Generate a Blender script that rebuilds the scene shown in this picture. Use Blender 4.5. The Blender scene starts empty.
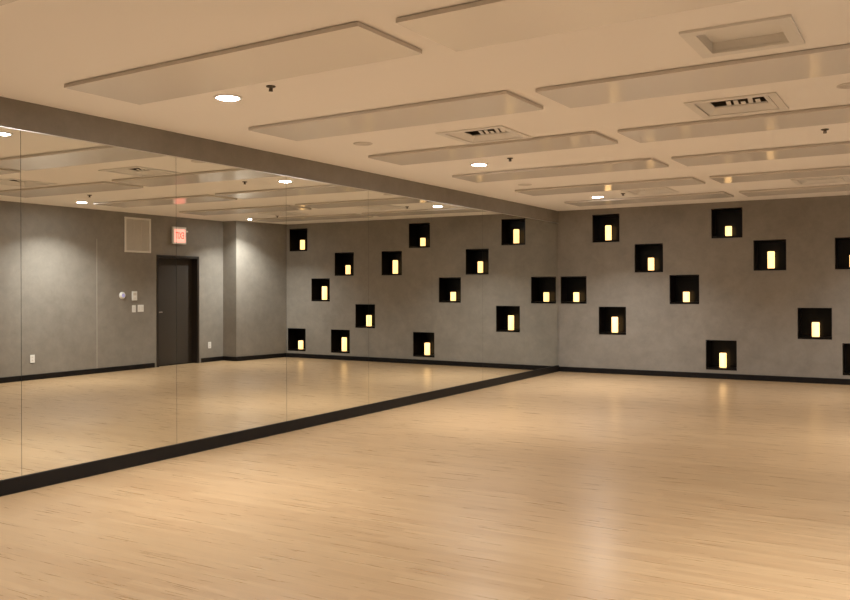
import bpy, bmesh, math, random
from mathutils import Matrix, Vector

random.seed(5)
scene = bpy.context.scene
col = scene.collection

# ------------------------------------------------------------------ dimensions (metres)
H = 2.92            # ceiling height
D = 14.607          # back wall
W = 6.945           # right wall
STEP_X = 6.575      # near edge of the pier in the far right corner
PIER_X = 6.385      # where the pier face meets the back wall
STEP_Y = 13.24
FRONT = -2.2        # wall behind the camera
PITCH = 1.524       # mirror module

# ------------------------------------------------------------------ helpers
def prop(o, label=None, cat=None, group=None, kind=None):
    if label: o['label'] = label
    if cat: o['category'] = cat
    if group: o['group'] = group
    if kind: o['kind'] = kind
    return o

def obj(name, bm, mats, parent=None, smooth=False):
    me = bpy.data.meshes.new(name)
    bmesh.ops.recalc_face_normals(bm, faces=bm.faces)
    bm.to_mesh(me); bm.free()
    if not isinstance(mats, (list, tuple)): mats = [mats]
    for m in mats: me.materials.append(m)
    if smooth:
        for p in me.polygons: p.use_smooth = True
    o = bpy.data.objects.new(name, me); col.objects.link(o)
    if parent: o.parent = parent
    return o

def raw(name, verts, faces, mat, parent=None):
    me = bpy.data.meshes.new(name)
    me.from_pydata(verts, [], faces); me.update()
    me.materials.append(mat)
    o = bpy.data.objects.new(name, me); col.objects.link(o)
    if parent: o.parent = parent
    return o

def empty(name, loc, label=None, cat=None, group=None, rot=(0, 0, 0)):
    o = bpy.data.objects.new(name, None); col.objects.link(o)
    o.location = loc; o.rotation_euler = rot; o.empty_display_size = .1
    return prop(o, label, cat, group)

def box(bm, x0, x1, y0, y1, z0, z1, bevel=0, mat=0):
    r = bmesh.ops.create_cube(bm, size=1)
    vs = r['verts']
    for v in vs:
        v.co = Vector(((x0 + x1) / 2 + v.co.x * (x1 - x0), (y0 + y1) / 2 + v.co.y * (y1 - y0), (z0 + z1) / 2 + v.co.z * (z1 - z0)))
    fs = {f for v in vs for f in v.link_faces}
    for f in fs: f.material_index = mat
    if bevel:
        es = {e for v in vs for e in v.link_edges}
        bmesh.ops.bevel(bm, geom=list(es), offset=bevel, segments=2, profile=.5, affect='EDGES')
    return bm

def lathe(bm, prof, n=32, axis='Z', origin=(0, 0, 0), mat=0):
    """prof: list of (radius, height); closed at radius 0 ends."""
    rings = []
    def P(r, h, a):
        c, s = r * math.cos(a), r * math.sin(a)
        p = {'Z': (c, s, h), 'X': (h, c, s), 'Y': (c, h, s)}[axis]
        return Vector(p) + Vector(origin)
    for r, h in prof:
        if r <= 1e-6: rings.append([bm.verts.new(P(0, h, 0))])
        else: rings.append([bm.verts.new(P(r, h, 2 * math.pi * k / n)) for k in range(n)])
    for A, B in zip(rings, rings[1:]):
        for k in range(n):
            k2 = (k + 1) % n
            if len(A) == 1 and len(B) == 1: continue
            if len(A) == 1: f = bm.faces.new((A[0], B[k2], B[k]))
            elif len(B) == 1: f = bm.faces.new((A[k], A[k2], B[0]))
            else: f = bm.faces.new((A[k], A[k2], B[k2], B[k]))
            f.material_index = mat
    return bm

def holed(u0, u1, v0, v1, holes, f):
    """grid of quads over a rectangle leaving rectangular holes; f maps (u, v) to a point."""
    us = sorted({u0, u1, *[h[0] for h in holes], *[h[1] for h in holes]})
    vs = sorted({v0, v1, *[h[2] for h in holes], *[h[3] for h in holes]})
    us = [u for u in us if u0 <= u <= u1]; vs = [v for v in vs if v0 <= v <= v1]
    idx = {}; verts = []; faces = []
    def vid(i, j):
        if (i, j) not in idx:
            idx[i, j] = len(verts); verts.append(f(us[i], vs[j]))
        return idx[i, j]
    for i in range(len(us) - 1):
        for j in range(len(vs) - 1):
            cu, cv = (us[i] + us[i + 1]) / 2, (vs[j] + vs[j + 1]) / 2
            if any(h[0] < cu < h[1] and h[2] < cv < h[3] for h in holes): continue
            faces.append((vid(i, j), vid(i + 1, j), vid(i + 1, j + 1), vid(i, j + 1)))
    return verts, faces

# ------------------------------------------------------------------ materials
def mat(name, color=(.8, .8, .8), rough=.5, metal=0, spec=.5, emit=None, estr=0):
    m = bpy.data.materials.new(name); m.use_nodes = True
    b = m.node_tree.nodes['Principled BSDF']
    b.inputs['Base Color'].default_value = (*color, 1)
    b.inputs['Roughness'].default_value = rough
    b.inputs['Metallic'].default_value = metal
    b.inputs['Specular IOR Level'].default_value = spec
    if emit:
        b.inputs['Emission Color'].default_value = (*emit, 1)
        b.inputs['Emission Strength'].default_value = estr
    return m

def nodes(m):
    nt = m.node_tree
    return nt, nt.nodes['Principled BSDF'], (lambda t: nt.nodes.new(t)), nt.links.new

def mapping(nt, scale, coord='Object'):
    tc = nt.nodes.new('ShaderNodeTexCoord'); mp = nt.nodes.new('ShaderNodeMapping')
    mp.inputs['Scale'].default_value = scale
    nt.links.new(tc.outputs[coord], mp.inputs['Vector'])
    return mp

def noise(nt, mp, scale, detail=6, rough=.6, dist=0):
    n = nt.nodes.new('ShaderNodeTexNoise')
    n.inputs['Scale'].default_value = scale; n.inputs['Detail'].default_value = detail
    n.inputs['Roughness'].default_value = rough; n.inputs['Distortion'].default_value = dist
    nt.links.new(mp.outputs['Vector'], n.inputs['Vector'])
    return n

def ramp(nt, src, stops):
    r = nt.nodes.new('ShaderNodeValToRGB')
    e = r.color_ramp.elements
    while len(e) < len(stops): e.new(.5)
    for el, (p, c) in zip(e, stops):
        el.position = p; el.color = (*c, 1)
    nt.links.new(src, r.inputs['Fac'])
    return r

def mix(nt, fac, a, b, mode='MIX'):
    m = nt.nodes.new('ShaderNodeMix'); m.data_type = 'RGBA'; m.blend_type = mode
    for s, v in ((0, fac), (6, a), (7, b)):
        if hasattr(v, 'default_value'): nt.links.new(v, m.inputs[s])
        else: m.inputs[s].default_value = v if s == 0 else (*v, 1)
    return m.outputs[2]

def plaster():
    m = mat('plaster_grey', rough=.55, spec=.35)
    nt, b, N, L = nodes(m)
    mp = mapping(nt, (1, 1, 1))
    big = noise(nt, mp, .9, 5, .6, .3); mid = noise(nt, mp, 5.5, 8, .72, .25); fine = noise(nt, mp, 55, 3, .6)
    r1 = ramp(nt, big.outputs['Fac'], [(.3, (.222, .198, .166)), (.7, (.272, .247, .210))])
    r2 = ramp(nt, mid.outputs['Fac'], [(.3, (.86, .86, .86)), (.7, (1.09, 1.09, 1.09))])
    c = mix(nt, 1.0, r1.outputs['Color'], r2.outputs['Color'], 'MULTIPLY')
    L(c, b.inputs['Base Color'])
    rr = N('ShaderNodeMapRange'); rr.inputs['To Min'].default_value = .42; rr.inputs['To Max'].default_value = .68
    L(mid.outputs['Fac'], rr.inputs['Value']); L(rr.outputs['Result'], b.inputs['Roughness'])
    bp = N('ShaderNodeBump'); bp.inputs['Strength'].default_value = .10; bp.inputs['Distance'].default_value = .006
    ad = N('ShaderNodeMath'); ad.operation = 'ADD'
    L(mid.outputs['Fac'], ad.inputs[0]); L(fine.outputs['Fac'], ad.inputs[1])
    L(ad.outputs[0], bp.inputs['Height']); L(bp.outputs['Normal'], b.inputs['Normal'])
    return m

def wood_floor():
    m = mat('maple_strip_floor', rough=.3, spec=.95)
    nt, b, N, L = nodes(m)
    mp = mapping(nt, (1, 1, 1))
    br = N('ShaderNodeTexBrick')
    br.offset = .37; br.offset_frequency = 3; br.squash = 1
    br.inputs['Scale'].default_value = 1
    br.inputs['Brick Width'].default_value = 1.15; br.inputs['Row Height'].default_value = .057
    br.inputs['Mortar Size'].default_value = .0009; br.inputs['Mortar Smooth'].default_value = .3
    br.inputs['Bias'].default_value = 0
    br.inputs['Color1'].default_value = (.435, .296, .162, 1); br.inputs['Color2'].default_value = (.380, .248, .132, 1)
    br.inputs['Mortar'].default_value = (.335, .22, .115, 1)
    L(mp.outputs['Vector'], br.inputs['Vector'])
    g = noise(nt, mapping(nt, (1.3, 26, 1)), 1.6, 7, .62, .4)
    r = ramp(nt, g.outputs['Fac'], [(.26, (.85, .83, .79)), (.5, (1, 1, 1)), (.75, (1.10, 1.11, 1.13))])
    c = mix(nt, 1, br.outputs['Color'], r.outputs['Color'], 'MULTIPLY')
    sm = noise(nt, mapping(nt, (.35, .7, 1)), 1.0, 3, .5, .3)
    r3 = ramp(nt, sm.outputs['Fac'], [(.3, (.93, .92, .90)), (.7, (1.05, 1.05, 1.05))])
    c = mix(nt, 1, c, r3.outputs['Color'], 'MULTIPLY')
    L(c, b.inputs['Base Color'])
    rr = N('ShaderNodeMapRange'); rr.inputs['To Min'].default_value = .24; rr.inputs['To Max'].default_value = .33
    L(g.outputs['Fac'], rr.inputs['Value']); L(rr.outputs['Result'], b.inputs['Roughness'])
    return m

def ceiling_paint():
    m = mat('ceiling_paint', (.88, .84, .785), .9, spec=.15)
    nt, b, N, L = nodes(m)
    n = noise(nt, mapping(nt, (1, 1, 1)), 120, 2)
    bp = N('ShaderNodeBump'); bp.inputs['Strength'].default_value = .05; bp.inputs['Distance'].default_value = .002
    L(n.outputs['Fac'], bp.inputs['Height']); L(bp.outputs['Normal'], b.inputs['Normal'])
    return m

def heater_face():
    m = mat('heater_panel_face', (.84, .80, .745), .15, spec=.5)
    nt, b, N, L = nodes(m)
    n = noise(nt, mapping(nt, (1, 1, 1)), 160, 2)
    bp = N('ShaderNodeBump'); bp.inputs['Strength'].default_value = .04; bp.inputs['Distance'].default_value = .001
    L(n.outputs['Fac'], bp.inputs['Height']); L(bp.outputs['Normal'], b.inputs['Normal'])
    return m

def wax():
    m = mat('candle_wax', (.85, .74, .5), .5, emit=(1, .55, .19), estr=1)
    nt, b, N, L = nodes(m)
    n = noise(nt, mapping(nt, (1, 1, .6)), 14, 3)
    r = ramp(nt, n.outputs['Fac'], [(.3, (1, .52, .17)), (.7, (1, .62, .24))])
    L(r.outputs['Color'], b.inputs['Emission Color'])
    b.inputs['Emission Strength'].default_value = WAX
    return m

WAX = 2.3
M = dict(
    plaster=plaster(), floor=wood_floor(), ceiling=ceiling_paint(), heater=heater_face(),
    heater_edge=mat('heater_panel_edge', (.62, .57, .51), .5),
    mirror=mat('silvered_mirror', (.84, .855, .82), 0.0, 1), mirror_edge=mat('mirror_edge', (.03, .035, .03), .3),
    black=mat('black_baseboard', (.009, .0075, .007), .42, spec=.2), niche=mat('black_niche', (.002, .0017, .0016), .28, spec=.22),
    white=mat('white_enamel', (.74, .71, .66), .5), white_plastic=mat('white_plastic', (.80, .79, .76), .35),
    duct=mat('dark_duct', (.16, .13, .10), .9), channel=mat('aluminium_channel', (.75, .74, .72), .3, 1),
    door=mat('bronze_door', (.043, .034, .026), .45), frame=mat('dark_door_frame', (.022, .015, .010), .45),
    steel=mat('brushed_steel', (.42, .38, .33), .35, 1), brass=mat('dark_bronze', (.10, .075, .05), .45, .6),
    lens=mat('lamp_lens', (1, 1, 1), .4, emit=(1, .97, .94), estr=190),
    grille=mat('grille_grey', (.66, .62, .56), .5),
    signface=mat('sign_face', (.9, .6, .55), .4, emit=(1, .36, .28), estr=1.1),
    signred=mat('sign_red', (.7, .05, .03), .4, emit=(1, .07, .035), estr=2.0),
    screen=mat('thermostat_screen', (.3, .3, .5), .15, emit=(.55, .5, .95), estr=.35),
    cover=mat('cover_plate', (.62, .57, .51), .6), joint=mat('joint_bead', (.38, .35, .31), .5), slot=mat('dark_slot', (.05, .045, .04), .6),
)
M['wax'] = wax()

# ------------------------------------------------------------------ niches data: x0, z0, candle height, labels
NW = .49
ROW = {5: 2.325, 4: 1.780, 3: 1.236, 2: .692, 1: .148}
NICHES = [  # x0, row, candle height, niche label, candle label
    (.047, 3, .168, 'black square wall niche hard against the mirror corner, middle row',
     'short lit pillar candle in the niche touching the mirror corner'),
    (.655, 5, .268, 'black square niche in the top row, closest to the mirror wall',
     'tall lit pillar candle in the top row niche closest to the mirror wall'),
    (.765, 2, .272, 'black square niche in the second row from the floor, closest to the mirror wall',
     'tall lit pillar candle in the second row from the floor, closest to the mirror wall'),
    (1.417, 4, .218, 'black square niche in the second row from the top, closest to the mirror wall',
     'medium lit pillar candle in the second row from the top, closest to the mirror wall'),
    (2.017, 3, .170, 'black square niche in the middle row, second from the mirror corner',
     'short stout lit pillar candle in the middle row, second niche from the mirror corner'),
    (2.612, 1, .236, 'black square niche in the lowest row, closest to the mirror wall',
     'lit pillar candle in the lowest row niche closest to the mirror, streaking on the floor'),
    (2.712, 5, .166, 'black square niche in the top row, second from the mirror wall',
     'short lit pillar candle in the top row, second niche from the mirror wall'),
    (3.372, 4, .275, 'black square niche in the second row from the top, second from the mirror wall',
     'tall lit pillar candle in the second row from the top, second from the mirror wall'),
    (4.027, 2, .225, 'black square niche in the second row from the floor, farther from the mirror wall',
     'medium lit pillar candle in the second row from the floor, farther from the mirror wall'),
    (4.565, 4, .190, 'black square niche cut by the right photo edge in the second row from the top',
     'short lit pillar candle in the second row from the top, farthest from the mirror'),
    (4.665, 1, .285, 'black square niche cut by the right photo edge in the lowest row',
     'tall lit pillar candle in the lowest row, second from the mirror wall, seen in reflection'),
    (5.190, 3, .285, 'black square niche in the middle row, farthest from the mirror, seen only in reflection',
     'tall lit pillar candle in the middle row, farthest from the mirror, seen only in reflection'),
    (5.795, 5, .215, 'black square niche in the top row beside the right pier, seen only in reflection',
     'medium lit pillar candle in the top row beside the right pier, seen only in reflection'),
    (5.845, 1, .180, 'black square niche in the lowest row beside the right pier, seen only in reflection',
     'short lit pillar candle in the lowest row beside the right pier, seen only in reflection'),
]

# ------------------------------------------------------------------ setting
VENT_H = .27   # half opening in the ceiling
VENTS = [(2.31, 7.05), (4.55, 6.98), (2.33, 12.38), (4.60, 12.40)]
HATCH = (4.935, 5.10)
holes = [(x - VENT_H, x + VENT_H, y - VENT_H, y + VENT_H) for x, y in VENTS]
HH = .215
holes.append((HATCH[0] - HH, HATCH[0] + HH, HATCH[1] - HH, HATCH[1] + HH))

v, f = holed(-.1, W + .1, FRONT - .1, D + .1, [], lambda a, b: (a, b, 0))
prop(raw('floor', v, f, M['floor']), kind='structure')
v, f = holed(-.1, W + .1, FRONT - .1, D + .1, holes, lambda a, b: (a, b, H))
prop(raw('ceiling', v, f, M['ceiling']), kind='structure')

nh = [(x - .001, x + NW + .001, ROW[r] - .001, ROW[r] + NW + .001) for x, r, *_ in NICHES]
v, f = holed(-.1, W + .1, 0, H, nh, lambda a, b: (a, D, b))
prop(raw('wall_back', v, f, M['plaster']), kind='structure')
v, f = holed(FRONT, D, 0, H, [], lambda a, b: (-.014, a, b))
prop(raw('wall_left', v, f, M['plaster']), kind='structure')
v, f = holed(-.1, W + .1, 0, H, [], lambda a, b: (a, FRONT, b))
prop(raw('wall_front', v, f, M['plaster']), kind='structure')

DY0, DY1, DZ = 11.45, 12.55, 2.16
v, f = holed(FRONT, STEP_Y, 0, H, [(DY0, DY1, -.01, DZ)], lambda a, b: (W, a, b))
# drop the door opening's cell explicitly (opening reaches the floor)
n0 = len(v)
v += [(W, STEP_Y, 0), (STEP_X, STEP_Y, 0), (STEP_X, STEP_Y, H), (W, STEP_Y, H), (PIER_X, D, 0), (PIER_X, D, H)]
f += [(n0, n0 + 1, n0 + 2, n0 + 3), (n0 + 1, n0 + 4, n0 + 5, n0 + 2)]
RV = .20      # reveal depth
n1 = len(v)
v += [(W, DY0, 0), (W + RV, DY0, 0), (W + RV, DY0, DZ), (W, DY0, DZ), (W, DY1, 0), (W + RV, DY1, 0), (W + RV, DY1, DZ), (W, DY1, DZ)]
f += [(n1, n1 + 1, n1 + 2, n1 + 3), (n1 + 4, n1 + 5, n1 + 6, n1 + 7), (n1 + 3, n1 + 2, n1 + 6, n1 + 7)]
prop(raw('wall_right', v, f, M['plaster']), kind='structure')

# bulkhead above the mirrors, aluminium channel at its lower edge
bm = bmesh.new(); box(bm, -.014, .006, FRONT, D, 2.703, H)
prop(obj('trim_1', bm, M['plaster']), kind='structure')
bm = bmesh.new(); box(bm, -.012, .008, FRONT, D, 2.697, 2.704)
prop(obj('trim_2', bm, M['channel']), kind='structure')
# plaster control joint on the right wall
bm = bmesh.new(); box(bm, W - .004, W + .002, 10.08, 10.093, .09, 2.4, .001)
prop(obj('trim_3', bm, M['joint']), kind='structure')

BB = .091
def base(name, a):
    bm = bmesh.new(); box(bm, *a, bevel=.004)
    return prop(obj(name, bm, M['black']), kind='structure')
base('baseboard_left', (-.013, .012, FRONT, D - .012, 0, .114))
base('baseboard_back', (-.006, PIER_X, D - .013, D, 0, BB))
bm = bmesh.new()
box(bm, W - .013, W, FRONT + .013, DY0 - .055, 0, BB, .004); box(bm, W - .013, W, DY1 + .055, STEP_Y, 0, BB, .004)
box(bm, STEP_X - .013, W, STEP_Y - .013, STEP_Y, 0, BB, .004)
q_ = [(STEP_X - .013, STEP_Y - .002), (STEP_X, STEP_Y - .002), (PIER_X, D - .013), (PIER_X - .013, D - .013)]
lo_ = [bm.verts.new((x, y, 0)) for x, y in q_]; hi_ = [bm.verts.new((x, y, BB)) for x, y in q_]
bm.faces.new(lo_); bm.faces.new(hi_)
for k in range(4): bm.faces.new((lo_[k], lo_[(k + 1) % 4], hi_[(k + 1) % 4], hi_[k]))
prop(obj('baseboard_right', bm, M['black']), kind='structure')
base('baseboard_front', (0, W, FRONT, FRONT + .013, 0, BB))

# door in its reveal
door = prop(empty('door_1', (W, (DY0 + DY1) / 2, 0)), kind='structure')
hw = (DY1 - DY0) / 2
bm = bmesh.new()
box(bm, -.012, RV, -hw - .0, -hw + .05, 0, DZ, .003); box(bm, -.012, RV, hw - .05, hw, 0, DZ, .003)
box(bm, -.012, RV, -hw + .05, hw - .05, DZ - .05, DZ, .003)
obj('door_frame', bm, M['frame'], door)
bm = bmesh.new(); box(bm, RV - .05, RV - .005, -hw + .052, hw - .052, .006, DZ - .052, .002)
leaf = obj('door_leaf', bm, M['door'], door)
bm = bmesh.new()
lathe(bm, [(0, 0), (.03, 0), (.03, -.01), (.012, -.014), (.012, -.05), (0, -.05)], 20, 'X', (RV - .05, -hw + .12, 1.05))
box(bm, RV - .105, RV - .088, -hw + .105, -hw + .235, 1.04, 1.06, .005)
obj('door_handle', bm, M['steel'], leaf)

# ------------------------------------------------------------------ mirrors
MZ0, MZ1 = .116, 2.698
#             start, end (modules from the back corner), tilt about y, label
MIRRORS = [
    (0, 1, .0028, 'frameless wall mirror in the far corner, touching the niche wall'),
    (1, 2, .0028, 'frameless wall mirror second from the far corner'),
    (2, 3, .0028, 'frameless wall mirror third from the far corner, reflecting the middle of the niche wall'),
    (3, 4, .0028, 'frameless wall mirror fourth from the far corner'),
    (4, 5, .0028, 'frameless wall mirror reflecting the outermost niches, right of the pier'),
    (5, 6, .0028, 'frameless wall mirror reflecting the pier and the right half of the dark door'),
    (6, 7, .0028, 'frameless wall mirror reflecting the wall grille, switches and door handle'),
    (7, 8, .0028, 'frameless wall mirror cut by the left photo edge, nearest the camera'),
]
for a, b_, tilt, lab in MIRRORS:
    y0, y1 = D - b_ * PITCH + (.0018 if b_ not in (1, 3) else .0008), D - a * PITCH - ((.0018 if a not in (1, 3) else .0008) if a else .022)
    bm = bmesh.new(); box(bm, -.006, 0, y0 - (y0 + y1) / 2, y1 - (y0 + y1) / 2, MZ0 - 1.4, MZ1 - 1.4)
    bm.faces.ensure_lookup_table(); bm.normal_update()
    for fc in bm.faces: fc.material_index = 0 if fc.normal.x > .5 else 1
    o = obj('mirror_panel', bm, [M['mirror'], M['mirror_edge']])
    o.location = (0, (y0 + y1) / 2, 1.4)
    o.rotation_euler = (0, tilt, 0)
    prop(o, lab, 'mirror', 'wall mirror panels')

# ------------------------------------------------------------------ niches and candles
ND = .28
bm = bmesh.new()
t, bt = .012, .034
fy = -.003
box(bm, 0, NW, ND, ND + t, 0, NW)                       # back
box(bm, 0, t, fy, ND, 0, NW); box(bm, NW - t, NW, fy, ND, 0, NW)
box(bm, t, NW - t, fy, ND, NW - t, NW); box(bm, t, NW - t, fy, ND, 0, bt)
niche_proto = obj('wall_niche', bm, M['niche'])
candle_mesh = {}
for i, (x, r, h, nl, cl) in enumerate(NICHES):
    o = niche_proto
    if i: o = niche_proto.copy(); col.objects.link(o)
    o.location = (x, D, ROW[r]); prop(o, nl, 'niche', 'candle niches in the end wall')
    R_ = .053 + .002 * ((i * 7) % 3 - 1)
    bm = bmesh.new()
    lathe(bm, [(0, 0), (R_ - .004, 0), (R_, .005), (R_ + .0005, h * .5), (R_, h - .006), (R_ - .004, h), (R_ - .009, h - .001),
               (R_ - .02, h - .010), (0, h - .013)], 32)
    c = obj('pillar_candle', bm, M['wax'], smooth=True)
    c.location = (x + NW / 2, D + .14, ROW[r] + bt)
    bm = bmesh.new(); lathe(bm, [(0, -.002), (.0014, -.002), (.0014, .012), (0, .013)], 8)
    wk = obj('wick', bm, M['slot'], c); wk.location = (0, 0, h - .012)
    prop(c, cl, 'candle', 'lit candles in the niches')

# ------------------------------------------------------------------ ceiling panels
ORD = ['first', 'second', 'third', 'fourth', 'fifth', 'sixth', 'seventh']
ROWS_Y = [13.02, 11.10, 9.25, 7.41, 5.57, 3.73, 1.88]
PT, PL, PW = .030, 2.51, .64
pm = bmesh.new(); box(pm, 0, PL, 0, PW, -PT, -.004, .003)
pm.normal_update()
for fc in pm.faces: fc.material_index = 0 if fc.normal.z < -.9 else 1
me_proto = None
for ci, (x0, cname) in enumerate(((.73, 'mirror side row'), (3.435, 'right hand row'))):
    for ri, y0 in enumerate(ROWS_Y):
        if ci == 1 and ri == 6: continue
        lab = 'long flat cream ceiling heating panel, %s from the niche wall in the %s' % (ORD[ri], cname)
        if ci == 0 and ri == 6: lab = 'long flat cream ceiling panel whose corner just shows at the top left photo edge'
        if ci == 1 and ri == 5: lab = 'long flat cream ceiling heating panel cut by the top photo edge, right hand row'
        root = empty('ceiling_panel', (x0, y0 + .045, H), lab, 'ceiling panel', 'ceiling heating panels', (0, 0, -.025))
        if me_proto is None:
            face = obj('panel_face', pm, [M['heater'], M['heater_edge']], root)
            bm = bmesh.new()
            for bx in (.3, PL - .34): box(bm, bx, bx + .04, .06, PW - .06, -.0045, 0)
            rail = obj('mounting_rail', bm, M['heater_edge'], root)
            me_proto = (face, rail)
        else:
            for src in me_proto:
                c = src.copy(); col.objects.link(c); c.parent = root

# ------------------------------------------------------------------ air diffusers
VLAB = ['square white ceiling air diffuser with louvres, on the mirror side between the third and fourth nearest panels',
        'square white ceiling air diffuser with louvres, below the recessed plate near the right photo edge',
        'square white ceiling air diffuser with louvres near the niche wall, mirror side',
        'square white ceiling air diffuser with louvres near the niche wall, right hand side']
VLAB[0] = 'square white ceiling air diffuser above the middle downlight, on the mirror side'
vent0 = None
def diffuser_parts(root):
    a, n = .333, VENT_H
    bm = bmesh.new()      # flat frame ring with lip
    for (p, q, zz0, zz1) in ((a, n, -.012, 0),):
        box(bm, -p, p, -p, -q, zz0, zz1, .003); box(bm, -p, p, q, p, zz0, zz1, .003)
        box(bm, -p, -q, -q, q, zz0, zz1, .003); box(bm, q, p, -q, q, zz0, zz1, .003)
    obj('frame', bm, M['white'], root)
    bm = bmesh.new()      # dark duct throat behind
    n2 = n + .004
    box(bm, -n2, n2, -n2, n2, .16, .17)
    for s in (-1, 1):
        box(bm, min(s * n2, s * (n2 + .006)), max(s * n2, s * (n2 + .006)), -n2, n2, 0.001, .16)
        box(bm, -n2, n2, min(s * n2, s * (n2 + .006)), max(s * n2, s * (n2 + .006)), 0.001, .16)
    obj('duct_collar', bm, M['duct'], root)
    bm = bmesh.new()      # outer sloping cone and a cluster of tilted deflector blades in the throat
    ro, ri, zo, zi = .262, .200, -.006, .036
    o_ = [(-ro, -ro), (ro, -ro), (ro, ro), (-ro, ro)]; i_ = [(-ri, -ri), (ri, -ri), (ri, ri), (-ri, ri)]
    lo = [bm.verts.new((x, y, zo)) for x, y in o_]; li = [bm.verts.new((x, y, zi)) for x, y in i_]
    uo = [bm.verts.new((x, y, zo + .004)) for x, y in o_]; ui = [bm.verts.new((x, y, zi + .004)) for x, y in i_]
    for k in range(4):
        k2 = (k + 1) % 4
        bm.faces.new((lo[k], lo[k2], li[k2], li[k])); bm.faces.new((uo[k], ui[k], ui[k2], uo[k2]))
        bm.faces.new((lo[k], uo[k], uo[k2], lo[k2])); bm.faces.new((li[k], li[k2], ui[k2], ui[k]))
    rng = random.Random(3)
    for k in range(5):
        x = -.10 + .055 * k; y = .09 + .03 * rng.random(); a_ = .15 + .6 * rng.random()
        c_, s_ = .035 * math.cos(a_), .035 * math.sin(a_)
        pts = [(x, y - c_, .032 + 1.3 * s_), (x + .035, y - c_, .032 + 1.3 * s_), (x + .035, y + c_, .030), (x, y + c_, .030)]
        A_ = [bm.verts.new(p) for p in pts]; B_ = [bm.verts.new((p[0], p[1] + .002, p[2] + .003)) for p in pts]
        bm.faces.new(A_); bm.faces.new(B_[::-1])
        for q in range(4): bm.faces.new((A_[q], A_[(q + 1) % 4], B_[(q + 1) % 4], B_[q]))
    box(bm, -.198, .198, .125, .131, .024, .034)
    obj('louvres', bm, M['white'], root)
for (x, y), lab in zip(VENTS, VLAB):
    root = empty('air_diffuser', (x, y, H), lab, 'air vent', 'ceiling air diffusers')
    if vent0 is None:
        vent0 = root; diffuser_parts(root); parts = list(root.children)
    else:
        for p in parts:
            c = p.copy(); col.objects.link(c); c.parent = root

# recessed return plate
root = empty('recessed_ceiling_vent', (HATCH[0], HATCH[1], H), 'plain square white ceiling plate with a deep square recess near the top right', 'air vent')
bm = bmesh.new(); p, q = .29, HH
box(bm, -p, p, -p, -q, -.016, 0, .002); box(bm, -p, p, q, p, -.016, 0, .002)
box(bm, -p, -q, -q, q, -.016, 0, .002); box(bm, q, p, -q, q, -.016, 0, .002)
obj('frame', bm, M['white'], root)
bm = bmesh.new(); q2 = q + .001
box(bm, -q2, q2, -q2, q2, .050, .055)
for s in (-1, 1):
    box(bm, min(s * q2, s * (q2 + .005)), max(s * q2, s * (q2 + .005)), -q2, q2, .001, .050)
    box(bm, -q2, q2, min(s * q2, s * (q2 + .005)), max(s * q2, s * (q2 + .005)), .001, .050)
obj('recess_box', bm, M['white'], root)

# ------------------------------------------------------------------ downlights
DL = [
    (1.39, 4.675, 'bright round ceiling downlight nearest the camera, beside the mirror side panels'),
    (1.427, 8.67, 'bright round ceiling downlight in the middle of the mirror side row'),
    (1.427, 12.68, 'bright round ceiling downlight nearest the niche wall, mirror side'),
    (5.99, 13.06, 'bright round ceiling downlight by the right pier, seen in the mirror'),
    (6.03, 9.08, 'bright round ceiling downlight near the right wall, seen only in the mirror'),
    (5.90, 4.66, 'unseen round ceiling downlight along the right wall, added to light the room'),  # out of view, added on the same grid for illumination
    (1.45, .69, 'unseen round ceiling downlight added to light the near floor, mirror side'),  # unseen lamp added so the floor near the camera is lit
    (5.90, .69, 'unseen round ceiling downlight added to light the near floor, right wall side'),  # added likewise out of view, brightens the near floor
]
LAMP_W = 55
LAMP_SPREAD = math.radians(122)
lamp_proto = None
for x, y, lab in DL:
    root = empty('downlight', (x, y, H), lab, 'ceiling light', 'ceiling downlights')
    if lamp_proto is None:
        bm = bmesh.new()
        lathe(bm, [(.082, 0), (.104, 0), (.104, -.006), (.098, -.010), (.084, -.010), (.080, -.004), (.082, 0)], 40)
        ring = obj('trim_ring', bm, M['white_plastic'], root, True)
        bm = bmesh.new(); lathe(bm, [(0, -.014), (.030, -.0135), (.055, -.0115), (.072, -.008), (.0795, -.004), (.0815, -.001)], 40)
        lens = obj('lens', bm, M['lens'], root, True)
        lamp_proto = (ring, lens)
        ld = bpy.data.lights.new('downlight_lamp', 'AREA')
        ld.shape = 'DISK'; ld.size = .13; ld.energy = LAMP_W; ld.color = (1, .99, .975); ld.spread = LAMP_SPREAD
    else:
        for src in lamp_proto:
            c = src.copy(); col.objects.link(c); c.parent = root
    lo = bpy.data.objects.new('downlight_lamp', ld); col.objects.link(lo)
    lo.parent = root; lo.location = (0, 0, -.018)

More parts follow.
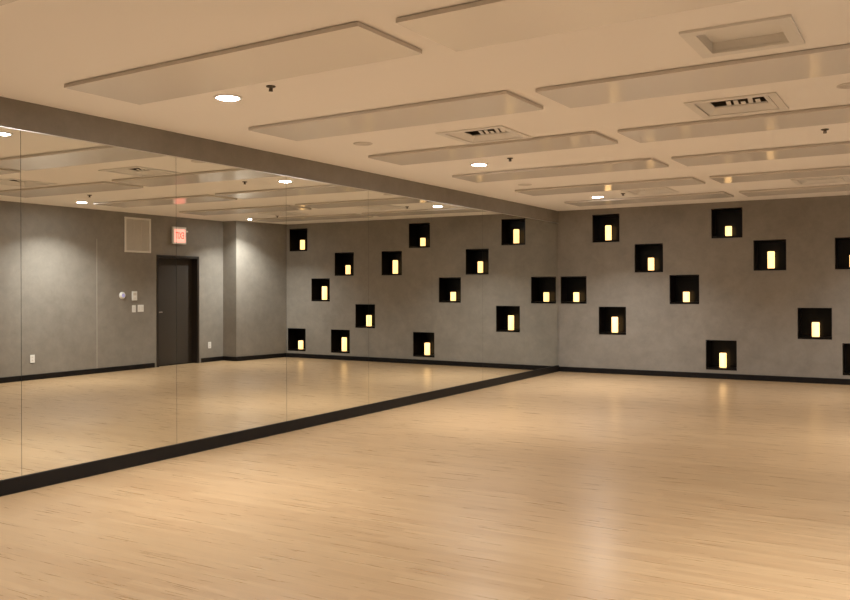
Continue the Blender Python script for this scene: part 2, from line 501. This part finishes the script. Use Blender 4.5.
# ------------------------------------------------------------------ sprinklers, cover discs
SP = [(1.885, 4.58, 'small pendant fire sprinkler beside the nearest downlight'),
      (1.92, 8.44, 'small pendant fire sprinkler beside the middle downlight'),
      (1.90, 12.45, 'small pendant fire sprinkler beside the downlight nearest the niche wall'),
      (5.03, 8.45, 'small pendant fire sprinkler between panels at the right photo edge'),
      (5.05, 12.75, 'small pendant fire sprinkler near the right pier, seen in the mirror')]
s0 = None
for x, y, lab in SP:
    root = empty('fire_sprinkler', (x, y, H), lab, 'sprinkler', 'ceiling fire sprinklers')
    if s0 is None:
        bm = bmesh.new(); lathe(bm, [(0, 0), (.034, 0), (.032, -.007), (.016, -.012), (0, -.012)], 28)
        e1 = obj('escutcheon', bm, M['brass'], root, True)
        bm = bmesh.new(); lathe(bm, [(0, -.010), (.011, -.010), (.011, -.018), (.006, -.021), (.005, -.030), (0, -.030)], 16)
        for s in (-1, 1): box(bm, s * .012 - .0025, s * .012 + .0025, -.003, .003, -.036, -.016)
        e2 = obj('nozzle', bm, M['brass'], root)
        bm = bmesh.new(); lathe(bm, [(0, -.031), (.016, -.033), (.016, -.036), (0, -.037)], 20)
        e3 = obj('deflector', bm, M['brass'], root)
        s0 = (e1, e2, e3)
    else:
        for src in s0:
            c = src.copy(); col.objects.link(c); c.parent = root
bm = bmesh.new(); lathe(bm, [(0, -.004), (.07, -.004), (.074, -.008), (.09, -.008), (.095, -.003), (.095, 0)], 36)
disc = obj('ceiling_cover_disc', bm, M['cover'], smooth=True)
for k, (x, y, lab) in enumerate([(1.10, 6.83, 'flat round ceiling cover disc beside the beam, nearer the camera'),
                                 (1.10, 10.67, 'flat round ceiling cover disc beside the beam, farther toward the niche wall'),
                                 (5.37, 6.71, 'flat round ceiling cover disc cut by the right photo edge')]):
    o = disc
    if k: o = disc.copy(); col.objects.link(o)
    o.location = (x, y, H); prop(o, lab, 'ceiling disc', 'round ceiling cover discs')

# ------------------------------------------------------------------ things on the right wall (seen in the mirror)
# grille
g = empty('wall_grille', (W, 10.995, 2.512), 'square pale louvred air grille high on the wall left of the door', 'air grille')
bm = bmesh.new(); a, b_ = .305, .325; t = .035
box(bm, -.02, 0, -a, a, -b_, -b_ + t, .003); box(bm, -.02, 0, -a, a, b_ - t, b_, .003)
box(bm, -.02, 0, -a, -a + t, -b_ + t, b_ - t, .003); box(bm, -.02, 0, a - t, a, -b_ + t, b_ - t, .003)
obj('frame', bm, M['white'], g)
bm = bmesh.new(); box(bm, -.003, 0, -a + t, a - t, -b_ + t, b_ - t)
obj('backing', bm, M['grille'], g)
bm = bmesh.new(); nS = 26
for k in range(nS):
    z = -b_ + t + (k + .5) * (2 * b_ - 2 * t) / nS
    vs = [bm.verts.new(p) for y in (-a + t, a - t) for p in ((-.004, y, z + .009), (-.016, y, z - .006), (-.0145, y, z - .0075), (-.0025, y, z + .0075))]
    for q in range(4):
        q2 = (q + 1) % 4; bm.faces.new((vs[q], vs[q2], vs[4 + q2], vs[4 + q]))
    bm.faces.new(vs[:4]); bm.faces.new(vs[4:][::-1])
for y in (-.09, .09): box(bm, -.0175, -.003, y - .003, y + .003, -b_ + t, b_ - t)
obj('louvres', bm, M['grille'], g)

# exit sign
s = empty('exit_sign', (W, 11.97, 2.555), 'lit red and white EXIT sign mounted on the wall above the door', 'exit sign')
bm = bmesh.new(); sw, sh = .172, .168
box(bm, -.075, -.03, -sw, sw, -sh, sh, .006)
obj('housing', bm, M['white_plastic'], s)
bm = bmesh.new(); box(bm, -.03, 0, -.08, .08, -.06, .06, .004)
obj('wall_mount', bm, M['white_plastic'], s)
bm = bmesh.new(); box(bm, -.05, -.02, sw, sw + .07, .075, .105, .004)
obj('side_arm', bm, M['white_plastic'], s)
bm = bmesh.new(); box(bm, -.078, -.074, -sw + .03, sw - .03, -sh + .03, sh - .045, .001)
face = obj('lit_face', bm, M['signface'], s)
tc = bpy.data.curves.new('exit_letters', 'FONT'); tc.body = 'EXIT'; tc.size = .17; tc.extrude = .0015
tc.align_x = 'CENTER'; tc.align_y = 'CENTER'; tc.offset = .002
to = bpy.data.objects.new('tmp_text', tc); col.objects.link(to)
bpy.context.view_layer.update()
dg = bpy.context.evaluated_depsgraph_get()
tm = bpy.data.meshes.new_from_object(to.evaluated_get(dg)); tm.name = 'exit_letters'
bpy.data.objects.remove(to)
tm.materials.clear(); tm.materials.append(M['signred'])
lt = bpy.data.objects.new('exit_letters', tm); col.objects.link(lt); lt.parent = face
# text plane: x -> -y world reading direction seen from inside the room (looking to +x: right is -y)
lt.matrix_local = Matrix(((0, 0, -1, -.0795), (-.62, 0, 0, 0), (0, 1.1, 0, -.008), (0, 0, 0, 1)))

# thermostat dial, control plate, switches, outlets
th = empty('thermostat', (W, 10.64, 1.385), 'round white thermostat dial with a faint violet screen, left of the door', 'thermostat')
bm = bmesh.new(); lathe(bm, [(0, 0), (.068, 0), (.068, -.006), (.052, -.010), (.050, -.030), (.046, -.034), (.034, -.034)], 36, 'X')
obj('dial_body', bm, M['white_plastic'], th, True)
bm = bmesh.new(); lathe(bm, [(.035, -.0335), (.034, -.0345), (0, -.0345)], 36, 'X')
obj('screen', bm, M['screen'], th)

cp = empty('control_panel', (W, 10.91, 1.375), 'tall white wall control box beside the round thermostat', 'wall control')
bm = bmesh.new(); box(bm, -.028, 0, -.055, .055, -.085, .085, .006); obj('case', bm, M['white_plastic'], cp)
bm = bmesh.new(); box(bm, -.0295, -.027, -.035, .035, .01, .06, .001); obj('display', bm, M['cover'], cp)
bm = bmesh.new(); box(bm, -.031, -.027, -.028, .028, -.055, -.03, .002); obj('button', bm, M['white'], cp)

def switch(loc, gangs, lab):
    r = empty('light_switch', loc, lab, 'light switch')
    hw_ = .042 if gangs == 1 else .07
    bm = bmesh.new(); box(bm, -.007, 0, -hw_, hw_, -.066, .066, .003); obj('switch_plate', bm, M['white_plastic'], r)
    for k in range(gangs):
        y = 0 if gangs == 1 else (-.032 + .064 * k)
        bm = bmesh.new(); box(bm, -.012, -.005, y - .018, y + .018, -.036, .036, .003); obj('rocker', bm, M['white'], r)
switch((W, 10.905, 1.135), 1, 'single white light switch plate below the wall control box')
switch((W, 11.063, 1.14), 2, 'double white light switch plate beside the door handle side')

def outlet(loc, lab):
    r = empty('wall_outlet', loc, lab, 'power outlet')
    bm = bmesh.new(); box(bm, -.007, 0, -.042, .042, -.066, .066, .003); obj('outlet_plate', bm, M['white_plastic'], r)
    for z in (-.026, .026):
        bm = bmesh.new(); box(bm, -.010, -.006, -.017, .017, z - .016, z + .016, .003); so = obj('socket', bm, M['white'], r)
        bm = bmesh.new()
        for y in (-.006, .006): box(bm, -.0105, -.0095, y - .0012, y + .0012, z - .003, z + .008)
        obj('slots', bm, M['slot'], so)
outlet((W, 8.815, .35), 'white wall outlet low on the brightly lit wall far left of the door')
outlet((W, 12.845, .345), 'white wall outlet low on the wall between the door and the pier')

# ------------------------------------------------------------------ camera
f_px, yaw, roll, cy = 852.97, .5359, -.0052, 290.54
C = Vector((5.8493, 0, 1.4856))
F = Vector((-math.sin(yaw), math.cos(yaw), 0)); R = Vector((math.cos(yaw), math.sin(yaw), 0)); U = Vector((0, 0, 1))
eu = R * math.cos(roll) + U * math.sin(roll)
ev = -R * math.sin(roll) + U * math.cos(roll)
cam = bpy.data.cameras.new('camera'); co = bpy.data.objects.new('camera', cam); col.objects.link(co)
co.matrix_world = Matrix(((eu.x, ev.x, -F.x, C.x), (eu.y, ev.y, -F.y, C.y), (eu.z, ev.z, -F.z, C.z), (0, 0, 0, 1)))
cam.sensor_width = 36; cam.lens = f_px / 850 * 36; cam.shift_y = -(300 - cy) / 850
cam.clip_start = .05; cam.clip_end = 100
scene.camera = co

# ------------------------------------------------------------------ world, view
w = bpy.data.worlds.new('world'); scene.world = w; w.use_nodes = True
w.node_tree.nodes['Background'].inputs['Color'].default_value = (0, 0, 0, 1)
vs = scene.view_settings
scene.display_settings.display_device = 'sRGB'
vs.view_transform = 'Standard'; vs.look = 'None'; vs.gamma = 1; vs.use_curve_mapping = False
vs.exposure = 0.16
cy_ = scene.cycles
cy_.use_denoising = True
cy_.max_bounces = 14; cy_.diffuse_bounces = 7; cy_.glossy_bounces = 8
cy_.sample_clamp_indirect = 8
